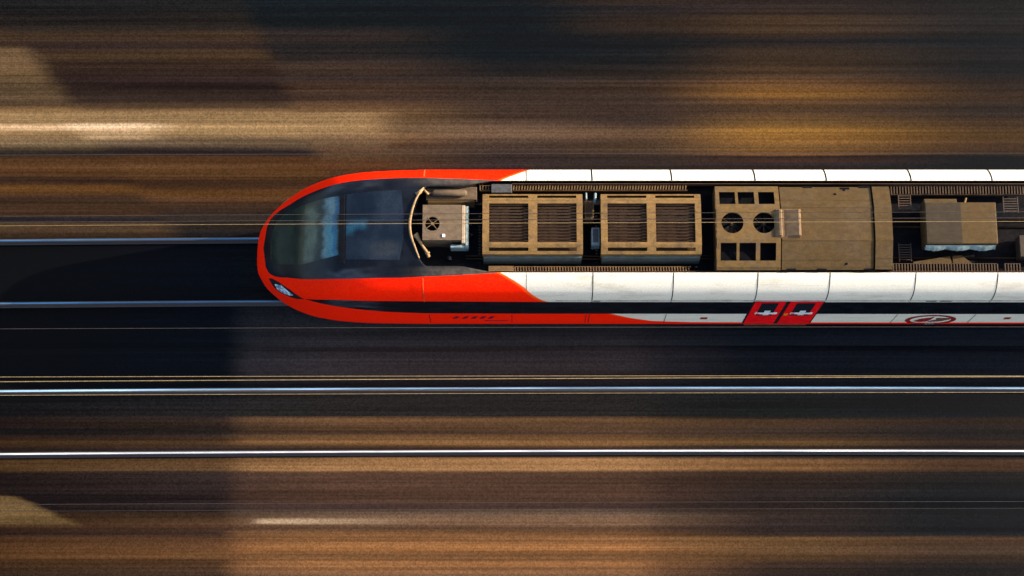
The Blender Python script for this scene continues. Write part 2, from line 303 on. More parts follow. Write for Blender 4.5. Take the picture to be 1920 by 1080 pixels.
wire(-2.60, 5.6, .006, 'faint grey wire running along the lower side of the train', M_wired, slope=.002)
wire(-6.165, 5.6, .0045, 'faint brown wire in the lower brown band, upper one of two', M_wired, slope=.003)
wire(-6.30, 5.6, .0035, 'faint brown wire in the lower brown band, lower one of two', M_wired, slope=.003)
wire(1.10, 5.6, .006, 'faint wire crossing the soil just above the far side of the train', M_wired, slope=.002)

# ---------------------------------------------------------------- the train
def lerp_tab(tab, x):
    # smooth (monotone cubic) interpolation of a table
    n = len(tab)
    if x <= tab[0][0]: return tab[0][1]
    if x >= tab[-1][0]: return tab[-1][1]
    d = [(tab[i+1][1]-tab[i][1])/(tab[i+1][0]-tab[i][0]) for i in range(n-1)]
    m = [d[0]] + [0 if d[i-1]*d[i] <= 0 else 2*d[i-1]*d[i]/(d[i-1]+d[i]) for i in range(1, n-1)] + [d[-1]]
    for i in range(n-1):
        if x <= tab[i+1][0]:
            h = tab[i+1][0]-tab[i][0]; s = (x-tab[i][0])/h
            return ((2*s**3-3*s*s+1)*tab[i][1] + (s**3-2*s*s+s)*h*m[i]
                    + (-2*s**3+3*s*s)*tab[i+1][1] + (s**3-s*s)*h*m[i+1])
NOSE_X = -5.95
PROF = [(0,0,4.05),(.15,.5,4.03),(.3,1.01,3.95),(.38,1.24,3.79),(.46,1.405,3.52),(.54,1.455,3.17),(.62,1.455,2.76),(.8,1.44,1.75),(.93,1.43,1.0),(1.,1.38,.6)]
PY = [(t, y/1.44) for t, y, z in PROF]
PZ = [(t, (z-.6)/3.45) for t, y, z in PROF]
WID = [(0,0),(.37,0),(.385,.14),(.42,.29),(.48,.46),(.6,.64),(.707,.77),(.8,.885),(.975,1.08),(1.22,1.28),(1.45,1.38),(1.69,1.425),(2.0,1.44)]
HGT = [(0,1.25),(.37,1.25),(.40,1.45),(.447,1.68),(.5,1.88),(.6,2.12),(.707,2.34),(.975,2.78),(1.22,3.26),(1.5,3.75),(1.73,3.95),(2.0,4.05)]
BOT = [(0,.9),(.3,.8),(.8,.65),(1.6,.6)]
def S(u, t):
    """a point of the body shell: u metres behind the nose, t 0 at the roof ridge, +1/-1 at the north/south sill"""
    q = math.sqrt(max(u, 0)); a = abs(t)
    w = lerp_tab(WID, q); h = lerp_tab(HGT, q); b = lerp_tab(BOT, q)
    y = w*lerp_tab(PY, a); z = b+(h-b)*lerp_tab(PZ, a)
    return (NOSE_X+u, y if t >= 0 else -y, z)
tz_cache = {}
def tz(z, u=12):
    """side parameter of height z on the full body"""
    lo, hi = .3, 1.0
    for _ in range(30):
        m = (lo+hi)/2
        if S(u, m)[2] > z: lo = m
        else: hi = m
    return lo
train = bpy.data.objects.new('passenger_train', None); COL.objects.link(train)
train.location = (NOSE_X, 0, 0); train.rotation_euler = (0, 0, 0)
bpy.context.view_layer.update()
tag(train, 'red and white passenger train with a rounded black glazed nose and roof machinery, running left', 'train')
U_END = 27.0
TIN = [(3.76, 0.0), (3.775, .05), (3.80, .09), (3.88, .168), (3.99, .222), (4.12, .262), (4.8, .262), (5.26, .287), (5.6, .303), (5.8, .305)]

# livery: colour boundaries over the developed surface (UV = distance from nose / 20, side parameter)
def fcurve(N, fac, pts):
    fc = N.n('FloatCurve'); N.link(fac, fc.inputs['Value']); c = fc.mapping.curves[0]
    while len(c.points) > 2: c.points.remove(c.points[1])
    c.points[0].location = pts[0]; c.points[1].location = pts[-1]
    for p in pts[1:-1]: c.points.new(*p)
    for p in c.points: p.handle_type = 'VECTOR'
    fc.mapping.update(); return fc.outputs[0]
N = NT('train_livery'); uv = N.n('UVMap'); uv.uv_map = 'UVMap'
s = N.n('SeparateXYZ'); N.link(uv.outputs[0], s.inputs[0]); U = s.outputs[0]
A = N.math('ABSOLUTE', N.math('SUBTRACT', N.math('MULTIPLY', s.outputs[1], 2), 1))      # 0 ridge .. 1 sill
red_lim = fcurve(N, A, [(0, .285), (.305, .285), (.357, .300), (.41, .312), (.51, .3265), (.575, .338), (.64, .355), (.775, .4075), (.85, .43), (.905, .455), (.930, .50), (.937, .56), (.942, .999), (1, 1)])
du = N.math('SUBTRACT', U, red_lim)
white = N.sm(du, -.0005, .0012)
orange = N.sm(du, -.007, .001)
v = N.coords('World')
gr = N.noise(v, 26, 3, .7)
redc = N.mix(N.sm(gr, .38, .62), (.98, .020, .001), (.93, .009, .001))
c = N.mix(N.math('MULTIPLY', orange, .7), redc, (.85, .17, .02))
dirt = N.sm(N.noise(N.coords('World', (.7, 1, 3)), 1.4, 5, .65), .48, .75)
wh = N.mix(N.math('MULTIPLY', dirt, .5), (.68, .63, .515), (.36, .30, .21))
stk = N.sm(N.noise(N.coords('World', (.35, 9, 9)), 1.6, 5, .7), .50, .75)
wh = N.mix(N.math('MULTIPLY', stk, .32), wh, (.34, .30, .23))
redd = N.mix(N.math('MULTIPLY', N.sm(N.noise(N.coords('World', (1.5, 4, 4)), 2.5, 5, .7), .55, .8), .35), c, (.35, .03, .01))
c = N.mix(white, redd, wh)
# black mask over the nose and its tapering wings
mk = fcurve(N, U, [(0, 0), (.0208, 0), (.0215, .17), (.0235, .27), (.028, .335), (.036, .34), (.05, .322), (.0875, .329), (.12, .336), (.18, .336), (.24, .322), (.285, .306), (.289, 0), (1, 0)])
mask = N.sm(N.math('SUBTRACT', A, mk), .002, -.002)
# window strip, tapering to a point behind the headlight
v0 = fcurve(N, U, [(0, .9), (.068, .9), (.0695, .528), (.1, .515), (.145, .54), (.205, .553), (.32, .563), (.78, .568), (1, .568)])
v1 = fcurve(N, U, [(0, .5), (.068, .5), (.0695, .535), (.086, .60), (.109, .664), (.132, .705), (.155, .738), (.179, .757), (.20, .768), (.32, .775), (.78, .782), (1, .782)])
strip = N.math('MULTIPLY', N.sm(N.math('SUBTRACT', A, v0), -.002, .002), N.sm(N.math('SUBTRACT', A, v1), .002, -.002))
blk = N.math('MAXIMUM', mask, strip)
bc = N.mix(N.sm(N.noise(v, 3, 4), .35, .7), (.003, .004, .006), (.007, .008, .012))
# brake dust creeping down from the roof edge over the wings of the mask
wing = N.math('MULTIPLY', N.sm(U, .17, .24), N.math('MULTIPLY', N.sm(A, .25, .30), N.sm(A, .42, .38)))
bc = N.mix(N.math('MULTIPLY', N.math('MULTIPLY', wing, N.sm(N.noise(v, 9, 4), .3, .7, .5, 1)), .85), bc, (.085, .070, .052))
sheen = N.math('MULTIPLY', N.math('MULTIPLY', N.sm(U, .085, .11), N.sm(U, .165, .125)), N.math('MULTIPLY', N.sm(A, .25, .285), N.sm(N.noise(N.coords('World', (1.0, 3, 3)), 1.3, 2, .5), .30, .75)))  # grey sheen of the glossy mask, painted over its black
bc = N.mix(N.math('MULTIPLY', sheen, .8), bc, (.06, .068, .085))
c = N.mix(blk, c, bc)
sp = N.noise(v, 48, 2, .7)
c = N.scale(c, N.sm(sp, .25, .75, .82, 1.18, smooth=False))
N.base(c); N.set(Roughness=N.sm(blk, 0, 1, .5, .24)); N.b.inputs['Coat Weight'].default_value = .0; N.link(N.sm(mask, 0, 1, .03, .16), N.b.inputs['Specular IOR Level']); N.b.inputs['Coat Roughness'].default_value = .12
M_livery = N.m
M_seam = worn('seam_black', (.010, .010, .012), rough=.9, dirt=(.012, .012, .012), bump=0, spec=.1)
M_tan = worn('dusty_tan_metal', (.175, .098, .030), rough=.8, dirt=(.055, .038, .022), amt=.6, scale=2.6, fine=.22)
M_fan = worn('dusty_brown_plate', (.110, .062, .017), rough=.8, dirt=(.09, .065, .04), amt=.55, scale=2.2, fine=.22)
M_cover = worn('brown_cover_plate', (.064, .036, .009), rough=.8, dirt=(.08, .055, .03), amt=.5, scale=1.6, fine=.2)
M_grey = worn('dusty_grey_beige', (.105, .070, .040), rough=.75, dirt=(.15, .11, .08), amt=.4, fine=.2)
M_dark = worn('sooty_roof', (.008, .009, .012), rough=.85, dirt=(.028, .018, .010), amt=.35, scale=1.5, fine=.3, spec=0)
M_slat = worn('dark_slat', (.046, .028, .018), rough=.9, dirt=(.02, .015, .012), amt=.4, fine=.25, spec=0)
M_steelblade = worn('fan_blade', (.020, .018, .018), rough=.8, dirt=(.02, .015, .01), amt=.4, spec=.05)
M_hole = worn('hollow_black', (.006, .006, .008), rough=.95, dirt=(.012, .010, .008), fine=.3, spec=0)
M_fin = worn('rusty_fin', (.15, .085, .034), rough=.7, dirt=(.08, .05, .03), amt=.5, scale=3)
M_fin2 = worn('brown_fin', (.06, .036, .020), rough=.75, dirt=(.05, .035, .025), amt=.5, scale=3)
M_steelplate = worn('blue_grey_plate', (.06, .06, .063), rough=.6, amt=.4)
M_teal = worn('teal_side_shade', (.22, .29, .29), rough=.5, dirt=(.10, .12, .12), amt=.7, scale=9)
M_rim = worn('sandy_rim', (.30, .185, .085), rough=.6, dirt=(.1, .06, .03), amt=.4, scale=6)
M_glass = NT('window_glass').set(Roughness=.07); M_glass.base((.010, .013, .020)); M_glass = M_glass.m

def uvmesh(bm, rows):
    """rows of (u, [t...]) -> grid following S with UVs"""
    lay = bm.loops.layers.uv.get('UVMap') or bm.loops.layers.uv.new('UVMap'); vs = []
    for u, ts in rows: vs.append([(bm.verts.new(S(u, t)), u, t) for t in ts])
    for A_, B_ in zip(vs, vs[1:]):
        for k in range(len(A_)-1):
            q = (A_[k], B_[k], B_[k+1], A_[k+1])
            f = bm.faces.new([p[0] for p in q]); f.smooth = True
            for l, p in zip(f.loops, q): l[lay].uv = (p[1]/20, (p[2]+1)/2)
bm = bmesh.new()
us = [(.3702+i/48*(math.sqrt(3.76)-.3702))**2 for i in range(49)]; us[1:1] = [.373**2, .379**2]
uvmesh(bm, [(u, [-1+k/48 for k in range(97)]) for u in us])
us2 = [3.76, 3.775, 3.80, 3.84, 3.88, 3.93, 3.99, 4.05, 4.12]+[4.3+.2*i for i in range(9)]+[6.1+.5*i for i in range(42)]+[U_END]
for sg in (1, -1):
    rows = []
    for u in us2:
        t0 = lerp_tab(TIN, u); rows.append((u, [sg*(t0+(1-t0)*(k/46)) for k in range(47)]))
    uvmesh(bm, rows)
    # the inner upstand of the roof edge
    lay = bm.loops.layers.uv.get('UVMap'); prev = None
    for u in us2:
        x, y, z = S(u, sg*lerp_tab(TIN, u)); cur = (bm.verts.new((x, y, z)), bm.verts.new((x, y, 3.45)))
        if prev:
            f = bm.faces.new((prev[0], cur[0], cur[1], prev[1]))
            for l in f.loops: l[lay].uv = (.2, .5)
        prev = cur
bmesh.ops.remove_doubles(bm, verts=bm.verts, dist=.0003)
# far end of the car
body = obj('body_shell', bm, M_livery, train)

bm = bmesh.new(); box(bm, NOSE_X+3.70, NOSE_X+U_END, -.99, .99, 3.40, 3.50)
obj('roof_floor', bm, M_dark, train)
bm = bmesh.new(); box(bm, NOSE_X+1.6, NOSE_X+U_END, -1.25, 1.25, .45, .9); box(bm, NOSE_X+U_END-.05, NOSE_X+U_END, -1.35, 1.35, .9, 3.8)
obj('underframe', bm, M_dark, train)
def bogie(x):
    bm = bmesh.new(); box(bm, x-1.7, x+1.7, -.95, -.87, .42, .62); box(bm, x-1.7, x+1.7, .87, .95, .42, .62); box(bm, x-.3, x+.3, -.95, .95, .35, .5)
    b = obj('bogie', bm, M_dark, train, bevel=.02)
    for dx in (-1.25, 1.25):
        for sy in (-.76, .80):
            bm = bmesh.new(); tube(bm, [(x+dx, sy-.065, .60), (x+dx, sy+.065, .60)], .43, 32)
            w_ = obj('wheel', bm, M_steelplate, b)
for x in (-2.6, 15.5): bogie(x)

def on_skin(u, t, off):
    e = .004; p = Vector(S(u, t)); a = Vector(S(u+e, t))-Vector(S(max(u-e, 0), t)); b = Vector(S(u, t+e))-Vector(S(u, t-e))
    n = a.cross(b).normalized()
    c = Vector((p.x, 0, 2.0 if u > 1 else 1.2)); 
    if n.dot(p-c) < 0: n = -n
    return p+n*off
def skin_patch(name, poly, off, mat, parent=None, nx=28, ny=28):
    """convex polygon in (u, t) laid on the body surface"""
    parent = parent or train
    bm = bmesh.new(); u0, u1 = min(p[0] for p in poly), max(p[0] for p in poly); t0, t1 = min(p[1] for p in poly), max(p[1] for p in poly)
    bmesh.ops.create_grid(bm, x_segments=nx, y_segments=ny, size=.5)
    for v in bm.verts: v.co = Vector((u0+(v.co.x+.5)*(u1-u0), t0+(v.co.y+.5)*(t1-t0), 0))
    ar = sum(poly[i][0]*poly[(i+1) % len(poly)][1]-poly[(i+1) % len(poly)][0]*poly[i][1] for i in range(len(poly)))
    P = poly if ar > 0 else poly[::-1]
    for i in range(len(P)):
        a, b = Vector((*P[i], 0)), Vector((*P[(i+1) % len(P)], 0)); d = b-a
        bmesh.ops.bisect_plane(bm, geom=bm.verts[:]+bm.edges[:]+bm.faces[:], plane_co=a, plane_no=Vector((d.y, -d.x, 0)), clear_outer=True, dist=1e-6)
    ext = bmesh.ops.extrude_face_region(bm, geom=bm.faces[:])
    top = {e for e in ext['geom'] if isinstance(e, bmesh.types.BMVert)}
    for v in list(bm.verts): v.co = on_skin(v.co.x, v.co.y, off if v in top else -.004)
    for f in bm.faces: f.smooth = False
    return obj(name, bm, mat, parent)
def rect(u0, u1, z_top, z_bot, sg=-1): return [(u0, sg*tz(z_bot)), (u1, sg*tz(z_bot)), (u1, sg*tz(z_top)), (u0, sg*tz(z_top))]
def seam(x, t0, t1, wd=.020, sg=-1):
    wd *= 1.6 if sg > 0 else 1
    u = x-NOSE_X; n = max(6, int(abs(t1-t0)*40)); bm = bmesh.new(); prev = None
    for k in range(n+1):
        t = sg*(t0+(t1-t0)*k/n); cur = (bm.verts.new(on_skin(u-wd/2, t, .005)), bm.verts.new(on_skin(u+wd/2, t, .005)))
        if prev: bm.faces.new((prev[0], cur[0], cur[1], prev[1]))
        prev = cur
    return obj('panel_joint', bm, M_seam, train)

# cab glazing
def glass_mat(name, c0, c1, sc, rough=.08, c2=None):
    N = NT(name); v = N.coords('World', sc); n1 = N.noise(v, 1.0, 4, .6)
    c = N.mix(N.sm(n1, .35, .65), c0, c1)
    if c2: c = N.mix(N.sm(N.noise(v, 2.3, 3, .6), .52, .62), c, c2)
    c = N.scale(c, N.sm(N.noise(N.coords('World'), 55, 2), .3, .7, .7, 1.35, smooth=False))
    N.base(c); N.set(Roughness=rough); N.b.inputs['Specular IOR Level'].default_value = .3; return N.m
def reflection_glass(name, base0, base1, bands, spec=.16):
    """glass with reflections painted in as soft coloured bands: bands = (u0, u1, softness, y0, y1, colour, strength)"""
    N = NT(name); s_ = N.n('SeparateXYZ'); N.link(N.n('NewGeometry').outputs['Position'], s_.inputs[0]); X, Y = s_.outputs[0], s_.outputs[1]
    Xw = N.math('ADD', X, N.sm(N.noise(N.coords('World', (.6, 1.6, 1)), 2.0, 3), .25, .75, -.05, .05))
    c = N.mix(N.sm(N.noise(N.coords('World', (1.2, .8, 1)), 1.6, 4), .35, .65), base0, base1)
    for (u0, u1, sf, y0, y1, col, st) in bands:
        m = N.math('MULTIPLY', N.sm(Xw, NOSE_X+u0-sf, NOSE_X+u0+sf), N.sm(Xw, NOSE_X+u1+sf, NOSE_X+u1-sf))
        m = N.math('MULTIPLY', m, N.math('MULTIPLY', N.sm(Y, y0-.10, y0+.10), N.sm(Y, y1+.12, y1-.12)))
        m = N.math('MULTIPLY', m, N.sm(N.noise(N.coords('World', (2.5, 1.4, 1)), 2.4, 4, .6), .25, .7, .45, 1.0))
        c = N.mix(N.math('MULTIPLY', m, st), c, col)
    c = N.scale(c, N.sm(N.noise(N.coords('World'), 50, 2, .7), .3, .7, .62, 1.4, smooth=False))
    N.base(c); N.set(Roughness=.10); N.b.inputs['Specular IOR Level'].default_value = spec
    return N.m
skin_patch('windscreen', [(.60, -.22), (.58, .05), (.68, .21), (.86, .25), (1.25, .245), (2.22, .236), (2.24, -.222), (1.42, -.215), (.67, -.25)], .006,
    reflection_glass('windscreen_glass', (.010, .014, .011), (.022, .029, .019), [(.75, 1.10, .06, -.55, .35, (.030, .036, .028), .7), (1.45, 1.70, .07, -.62, .60, (.085, .10, .065), .9), (1.86, 2.16, .06, -.62, .78, (.13, .20, .20), .95), (1.95, 2.18, .07, -.66, .25, (.045, .17, .20), .85), (2.09, 2.19, .03, -.66, .80, (.02, .07, .14), .8)]))
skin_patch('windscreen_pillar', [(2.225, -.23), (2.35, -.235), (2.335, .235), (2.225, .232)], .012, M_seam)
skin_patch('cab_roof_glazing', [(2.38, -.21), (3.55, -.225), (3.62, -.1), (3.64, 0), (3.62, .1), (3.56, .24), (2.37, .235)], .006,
    reflection_glass('cab_roof_glass', (.005, .009, .016), (.012, .018, .028), [(2.38, 2.80, .12, -.02, .11, (.02, .10, .16), .9), (2.36, 2.55, .09, -.13, .02, (.018, .10, .14), .8), (3.0, 3.5, .2, -.65, -.35, (.030, .034, .036), .7)], .18))

# headlights
for sg in (-1, 1):
    dq = .07 if sg > 0 else 0
    hl = skin_patch('headlight', [(.545, sg*(.395+dq)), (.64, sg*(.375+dq)), (.80, sg*(.385+dq)), (1.08, sg*(.432+dq)), (1.37, sg*(.535+dq)), (1.2, sg*(.570+dq)), (1.03, sg*(.574+dq)), (.80, sg*(.555+dq)), (.66, sg*(.50+dq))], .005, M_seam)
    N = NT('headlight_lens'); N.base(N.mix(N.sm(N.noise(N.coords('World'), 9, 3), .4, .6), (.16, .22, .28), (.75, .85, .92))); N.set(Roughness=.15, Metallic=.1)
    skin_patch('lens', [(.70, sg*(.425+dq)), (.86, sg*(.405+dq)), (1.0, sg*(.445+dq)), (1.13, sg*(.495+dq)), (1.02, sg*(.523+dq)), (.86, sg*(.520+dq)), (.74, sg*(.490+dq))], .012, N.m, hl)

# panel joints down the shoulders and sides
JX = [1.73, 3.45, 5.25, 6.79, 8.62, 10.37, 12.15, 13.9, 15.7, 17.4, 19.1, 20.6]
for x in JX:
    for sg in (-1, 1):
        seam(x, .306, .56, sg=sg); seam(x, .785, .935, wd=.014, sg=sg)
seam(.31, .306, .42, wd=.010); seam(.31, .306, .42, wd=.010, sg=1)
M_faint = worn('joint_orange', (.80, .10, .02), rough=.6, bump=0)
o_ = seam(-1.90, .34, .56, wd=.02); o_.data.materials[0] = M_faint
o_ = seam(-1.90, .34, .56, wd=.02, sg=1); o_.data.materials[0] = M_faint
for x in (-1.85, .0, 1.66): o_ = seam(x, .79, .93, wd=.012)
# drip rail under the shoulder
for sg in (-1, 1):
    bm = bmesh.new(); pr = None
    for u in [6.9+.5*i for i in range(41)]:
        a, b, c_ = on_skin(u, sg*.530, .003), on_skin(u, sg*.538, .018), on_skin(u, sg*.546, .003)
        cur = [bm.verts.new(p) for p in (a, b, c_)]
        if pr:
            bm.faces.new((pr[0], cur[0], cur[1], pr[1])); bm.faces.new((pr[1], cur[1], cur[2], pr[2]))
        pr = cur
    obj('drip_rail', bm, worn('drip_rail_grey', (.42, .41, .36), rough=.5, amt=.5, bump=0), train)
# dark skirt edge under the red sill line
M_red = worn('door_red', (.95, .006, .010), rough=.45, dirt=(.5, .01, .01), amt=.3, fine=.1, bump=0, spec=.05)
M_sill = worn('sill_red', (.30, .03, .012), rough=.6, dirt=(.08, .02, .01), amt=.7, scale=4, bump=0)
M_whitep = worn('sign_white', (.80, .82, .82), rough=.5, amt=.1, fine=.1, bump=0)
u = lambda x: x-NOSE_X
def door_pair(xa, xm, xb, sg=-1):
    fr = skin_patch('door_surround', rect(u(xa)-.02, u(xb)+.02, 3.20, .82, sg), .004, M_seam, nx=4)
    for x0, x1 in ((xa+.02, xm-.045), (xm+.045, xb-.02)):
        d = skin_patch('door', rect(u(x0), u(x1), 3.13, .90, sg), .016, M_red, nx=4)
        W0, W1 = x0+.16, x1-.15
        wn_ = skin_patch('door_window', rect(u(W0), u(W1), 3.02, 1.80, sg), .022, M_glass, d, nx=4)
        cx = (W0+W1)/2+.03
        # white cross sticker
        bm_pts = [rect(u(cx-.065), u(cx+.065), 2.30, 1.86, sg), rect(u(cx-.25), u(cx-.067), 2.10, 1.95, sg), rect(u(cx+.067), u(cx+.24), 2.10, 1.95, sg)]
        cr = skin_patch('white_cross', bm_pts[0], .026, M_whitep, d, 2, 4)
        for p in bm_pts[1:]:
            e = skin_patch('arm', p, .026, M_whitep, cr, 2, 4)
        skin_patch('letter_mark', rect(u(cx-.23), u(cx-.15), 2.06, 1.97, sg), .029, M_red, d, 2, 2)
    if sg < 0: skin_patch('door_button', rect(u(xm+.06), u(xm+.15), 1.98, 1.78, sg), .022, worn('button_orange', (.85, .25, .01), rough=.4, bump=0), train, 2, 2)
    skin_patch('door_step', rect(u(xa)+.05, u(xb)-.05, .80, .70, sg), .04, M_sill, nx=4)
door_pair(5.26, 6.0, 6.78)
# side marks
skin_patch('side_marker', rect(u(4.25), u(4.40), 1.52, 1.34), .008, M_sill, nx=2, ny=2)
skin_patch('side_marker', rect(u(11.10), u(11.24), 1.52, 1.34), .008, M_sill, nx=2, ny=2)
M_emb = worn('emblem_red', (.30, .012, .010), rough=.5, amt=.2, bump=0)
M_emb2 = worn('emblem_brown', (.17, .06, .045), rough=.5, amt=.3, bump=0)
def side_pt(x, z, off): return on_skin(u(x), -tz(z), off)
bm = bmesh.new(); cx, cz = 9.47, 1.27; n = 56; pr = []
for k in range(n):
    a = k*math.tau/n; c_, s_ = math.cos(a), math.sin(a)
    pr.append([bm.verts.new(side_pt(cx+c_*rr, cz+s_*rz, .008)) for rr, rz in ((.57, .50), (.46, .385))])
for k in range(n): bm.faces.new((pr[k][0], pr[(k+1) % n][0], pr[(k+1) % n][1], pr[k][1]))
em = obj('round_emblem', bm, M_emb, train)
def side_poly(name, pts, mat, par, off=.009):
    bm = bmesh.new(); bm.faces.new([bm.verts.new(side_pt(x, z, off)) for x, z in pts]); return obj(name, bm, mat, par)
side_poly('figure', [(9.10, 1.12), (9.20, 1.36), (9.42, 1.50), (9.50, 1.60), (9.47, 1.30), (9.40, 1.10), (9.28, 1.04)], M_emb, em)
side_poly('figure', [(9.56, 1.46), (9.90, 1.46), (9.88, 1.32), (9.72, 1.12), (9.50, 1.06), (9.42, 1.10), (9.52, 1.22), (9.60, 1.28)], M_emb2, em)
for k in range(3): side_poly('numeral', [(9.44+.075*k, .72), (9.49+.075*k, .72), (9.51+.075*k, .83), (9.46+.075*k, .83)], M_whitep, train, .012)
M_let = worn('letter_dark', (.11, .006, .03), rough=.5, amt=.1, bump=0)
for k, x in enumerate((-1.34, -1.13, -.93, -.74, -.55)):
    side_poly('letter', [(x, 1.40), (x+.09, 1.40), (x+.17, 1.62), (x+.08, 1.62)], M_let, train, .008)
skin_patch('small_lettering', rect(u(-.62), u(-.10), 1.22, 1.17), .007, M_let, nx=3, ny=1)
M_stk = worn('sticker_dark', (.10, .11, .10), rough=.6, bump=0)
for xa, xb in ((8.95, 9.18), (9.26, 9.52), (1.74, 1.90)): side_poly('sticker', [(xa, 3.16), (xb, 3.16), (xb+.02, 3.21), (xa+.02, 3.21)], M_stk, train, .021)

# ---------------------------------------------------------------- roof machinery
rt = train
# rim of the cab fairing, a bowed beading
rimpts = [on_skin(3.97, .222, .01), on_skin(3.875, .165, .02), on_skin(3.80, .085, .03), on_skin(3.765, .015, .03), on_skin(3.785, -.06, .03), on_skin(3.865, -.135, .02), on_skin(3.97, -.215, .01)]
fine = []
for i in range(len(rimpts)-1):
    p0, p1, p2, p3 = rimpts[max(i-1, 0)], rimpts[i], rimpts[i+1], rimpts[min(i+2, len(rimpts)-1)]
    for k in range(5):
        q = k/5; fine.append(.5*((2*p1)+(p2-p0)*q+(2*p0-5*p1+4*p2-p3)*q*q+(3*p1-p0-3*p2+p3)*q**3))
fine.append(rimpts[-1])
bm = bmesh.new(); tube(bm, fine, [.016+.014*math.sin(math.pi*k/(len(fine)-1)) for k in range(len(fine))], 8)
rim = obj('fairing_rim', bm, M_rim, rt, smooth=True)
bm = bmesh.new(); tube(bm, [(-2.07, -.20, 4.0), (-2.02, -.26, 4.0), (-1.93, -.42, 3.98), (-1.83, -.56, 3.94), (-1.78, -.66, 3.88)], [.075, .05, .03, .032, .04], 10)
tube(bm, [(-1.86, -.60, 3.95), (-1.76, -.58, 3.95)], .022, 8)
obj('hinge_bracket', bm, M_rim, rt, smooth=True)
bm = bmesh.new(); tube(bm, [(-2.06, .70, 3.97), (-1.98, .76, 3.98), (-1.90, .86, 3.97)], [.055, .04, .02], 10)
tube(bm, [(-1.90, .82, 3.95), (-1.80, .72, 3.92)], .025, 8)
obj('hinge_bracket', bm, M_rim, rt, smooth=True)

# cab air conditioner
zc = 4.15
bm = bmesh.new(); plate(bm, [-1.91, -1.86, -1.54, -1.12, -1.08], [-.36, -.16, .16, .42], lambda y: zc, .03, rounds=[(-1.70, .0, .155)])
box(bm, -1.905, -1.085, -.355, -.33, 3.55, zc-.03); box(bm, -1.905, -1.085, .39, .415, 3.55, zc-.03); box(bm, -1.905, -1.88, -.33, .39, 3.55, zc-.03); box(bm, -1.11, -1.085, -.33, .39, 3.55, zc-.03)
ac = obj('cab_air_conditioner', bm, M_grey, rt)
bm = bmesh.new(); box(bm, -1.88, -1.11, -.33, .39, 3.98, 4.0); obj('fan_well', bm, M_hole, ac)
bm = bmesh.new()
for a in (R(38), R(-52)):
    c_, s_ = math.cos(a)*.17, math.sin(a)*.17; tube(bm, [(-1.70-c_, -s_, 4.155), (-1.70+c_, s_, 4.155)], .008, 6)
tube(bm, [(-1.70, 0, 4.1), (-1.70, 0, 4.17)], .035, 14); obj('fan_guard', bm, M_fin, ac)
bm = bmesh.new(); box(bm, -1.078, -1.00, -.42, .42, 3.60, 4.13); obj('lit_end_strip', bm, worn('lit_edge_tan', (.36, .27, .17), rough=.45, amt=.3), ac, bevel=.01)  # paler strip: the unit's sunlit right edge put into the colour
bm = bmesh.new(); box(bm, -.998, -.93, -.46, .42, 3.60, 4.06); box(bm, -1.32, -.94, -.49, -.425, 3.7, 4.02); obj('shaded_side_strip', bm, M_teal, ac, bevel=.015)  # teal strip paints the unit's shaded, sky-lit lower side
bm = bmesh.new(); box(bm, -1.49, -1.43, -.30, -.23, 4.152, 4.17); obj('rating_plate', bm, M_whitep, ac, bevel=.006)
# tank and plates beside it
bm = bmesh.new(); box(bm, -1.86, -.76, .64, .93, 3.62, 3.80); obj('equipment_tray', bm, M_grey, rt, bevel=.01)
bm = bmesh.new(); tube(bm, [(-1.72, .765, 3.88), (-1.68, .765, 3.88), (-1.02, .765, 3.88), (-.97, .765, 3.88)], [.05, .075, .075, .04], 16); tube(bm, [(-1.84, .765, 3.88), (-1.72, .765, 3.88)], .028, 10); obj('air_tank', bm, M_grey, rt, smooth=True)
bm = bmesh.new(); loft_x(bm, -1.84, -.80, [(.50, 3.58), (.66, 3.58), (.66, 3.76), (.60, 3.79), (.50, 3.68)]); obj('curved_duct', bm, M_cover, rt, bevel=.03)
# loose small fittings in the well
for x, y, r_ in ((-.88, -.10, .035), (-.90, .13, .025), (-1.35, -.62, .05), (.45, -.86, .04), (1.3, -.86, .04), (3.95, -.82, .03)):
    bm = bmesh.new(); tube(bm, [(x, y, 3.5), (x, y, 3.62), (x+.02, y-.01, 3.70)], [r_, r_, r_*.5], 10)
    obj('pipe_fitting', bm, M_steelplate, rt, smooth=True)

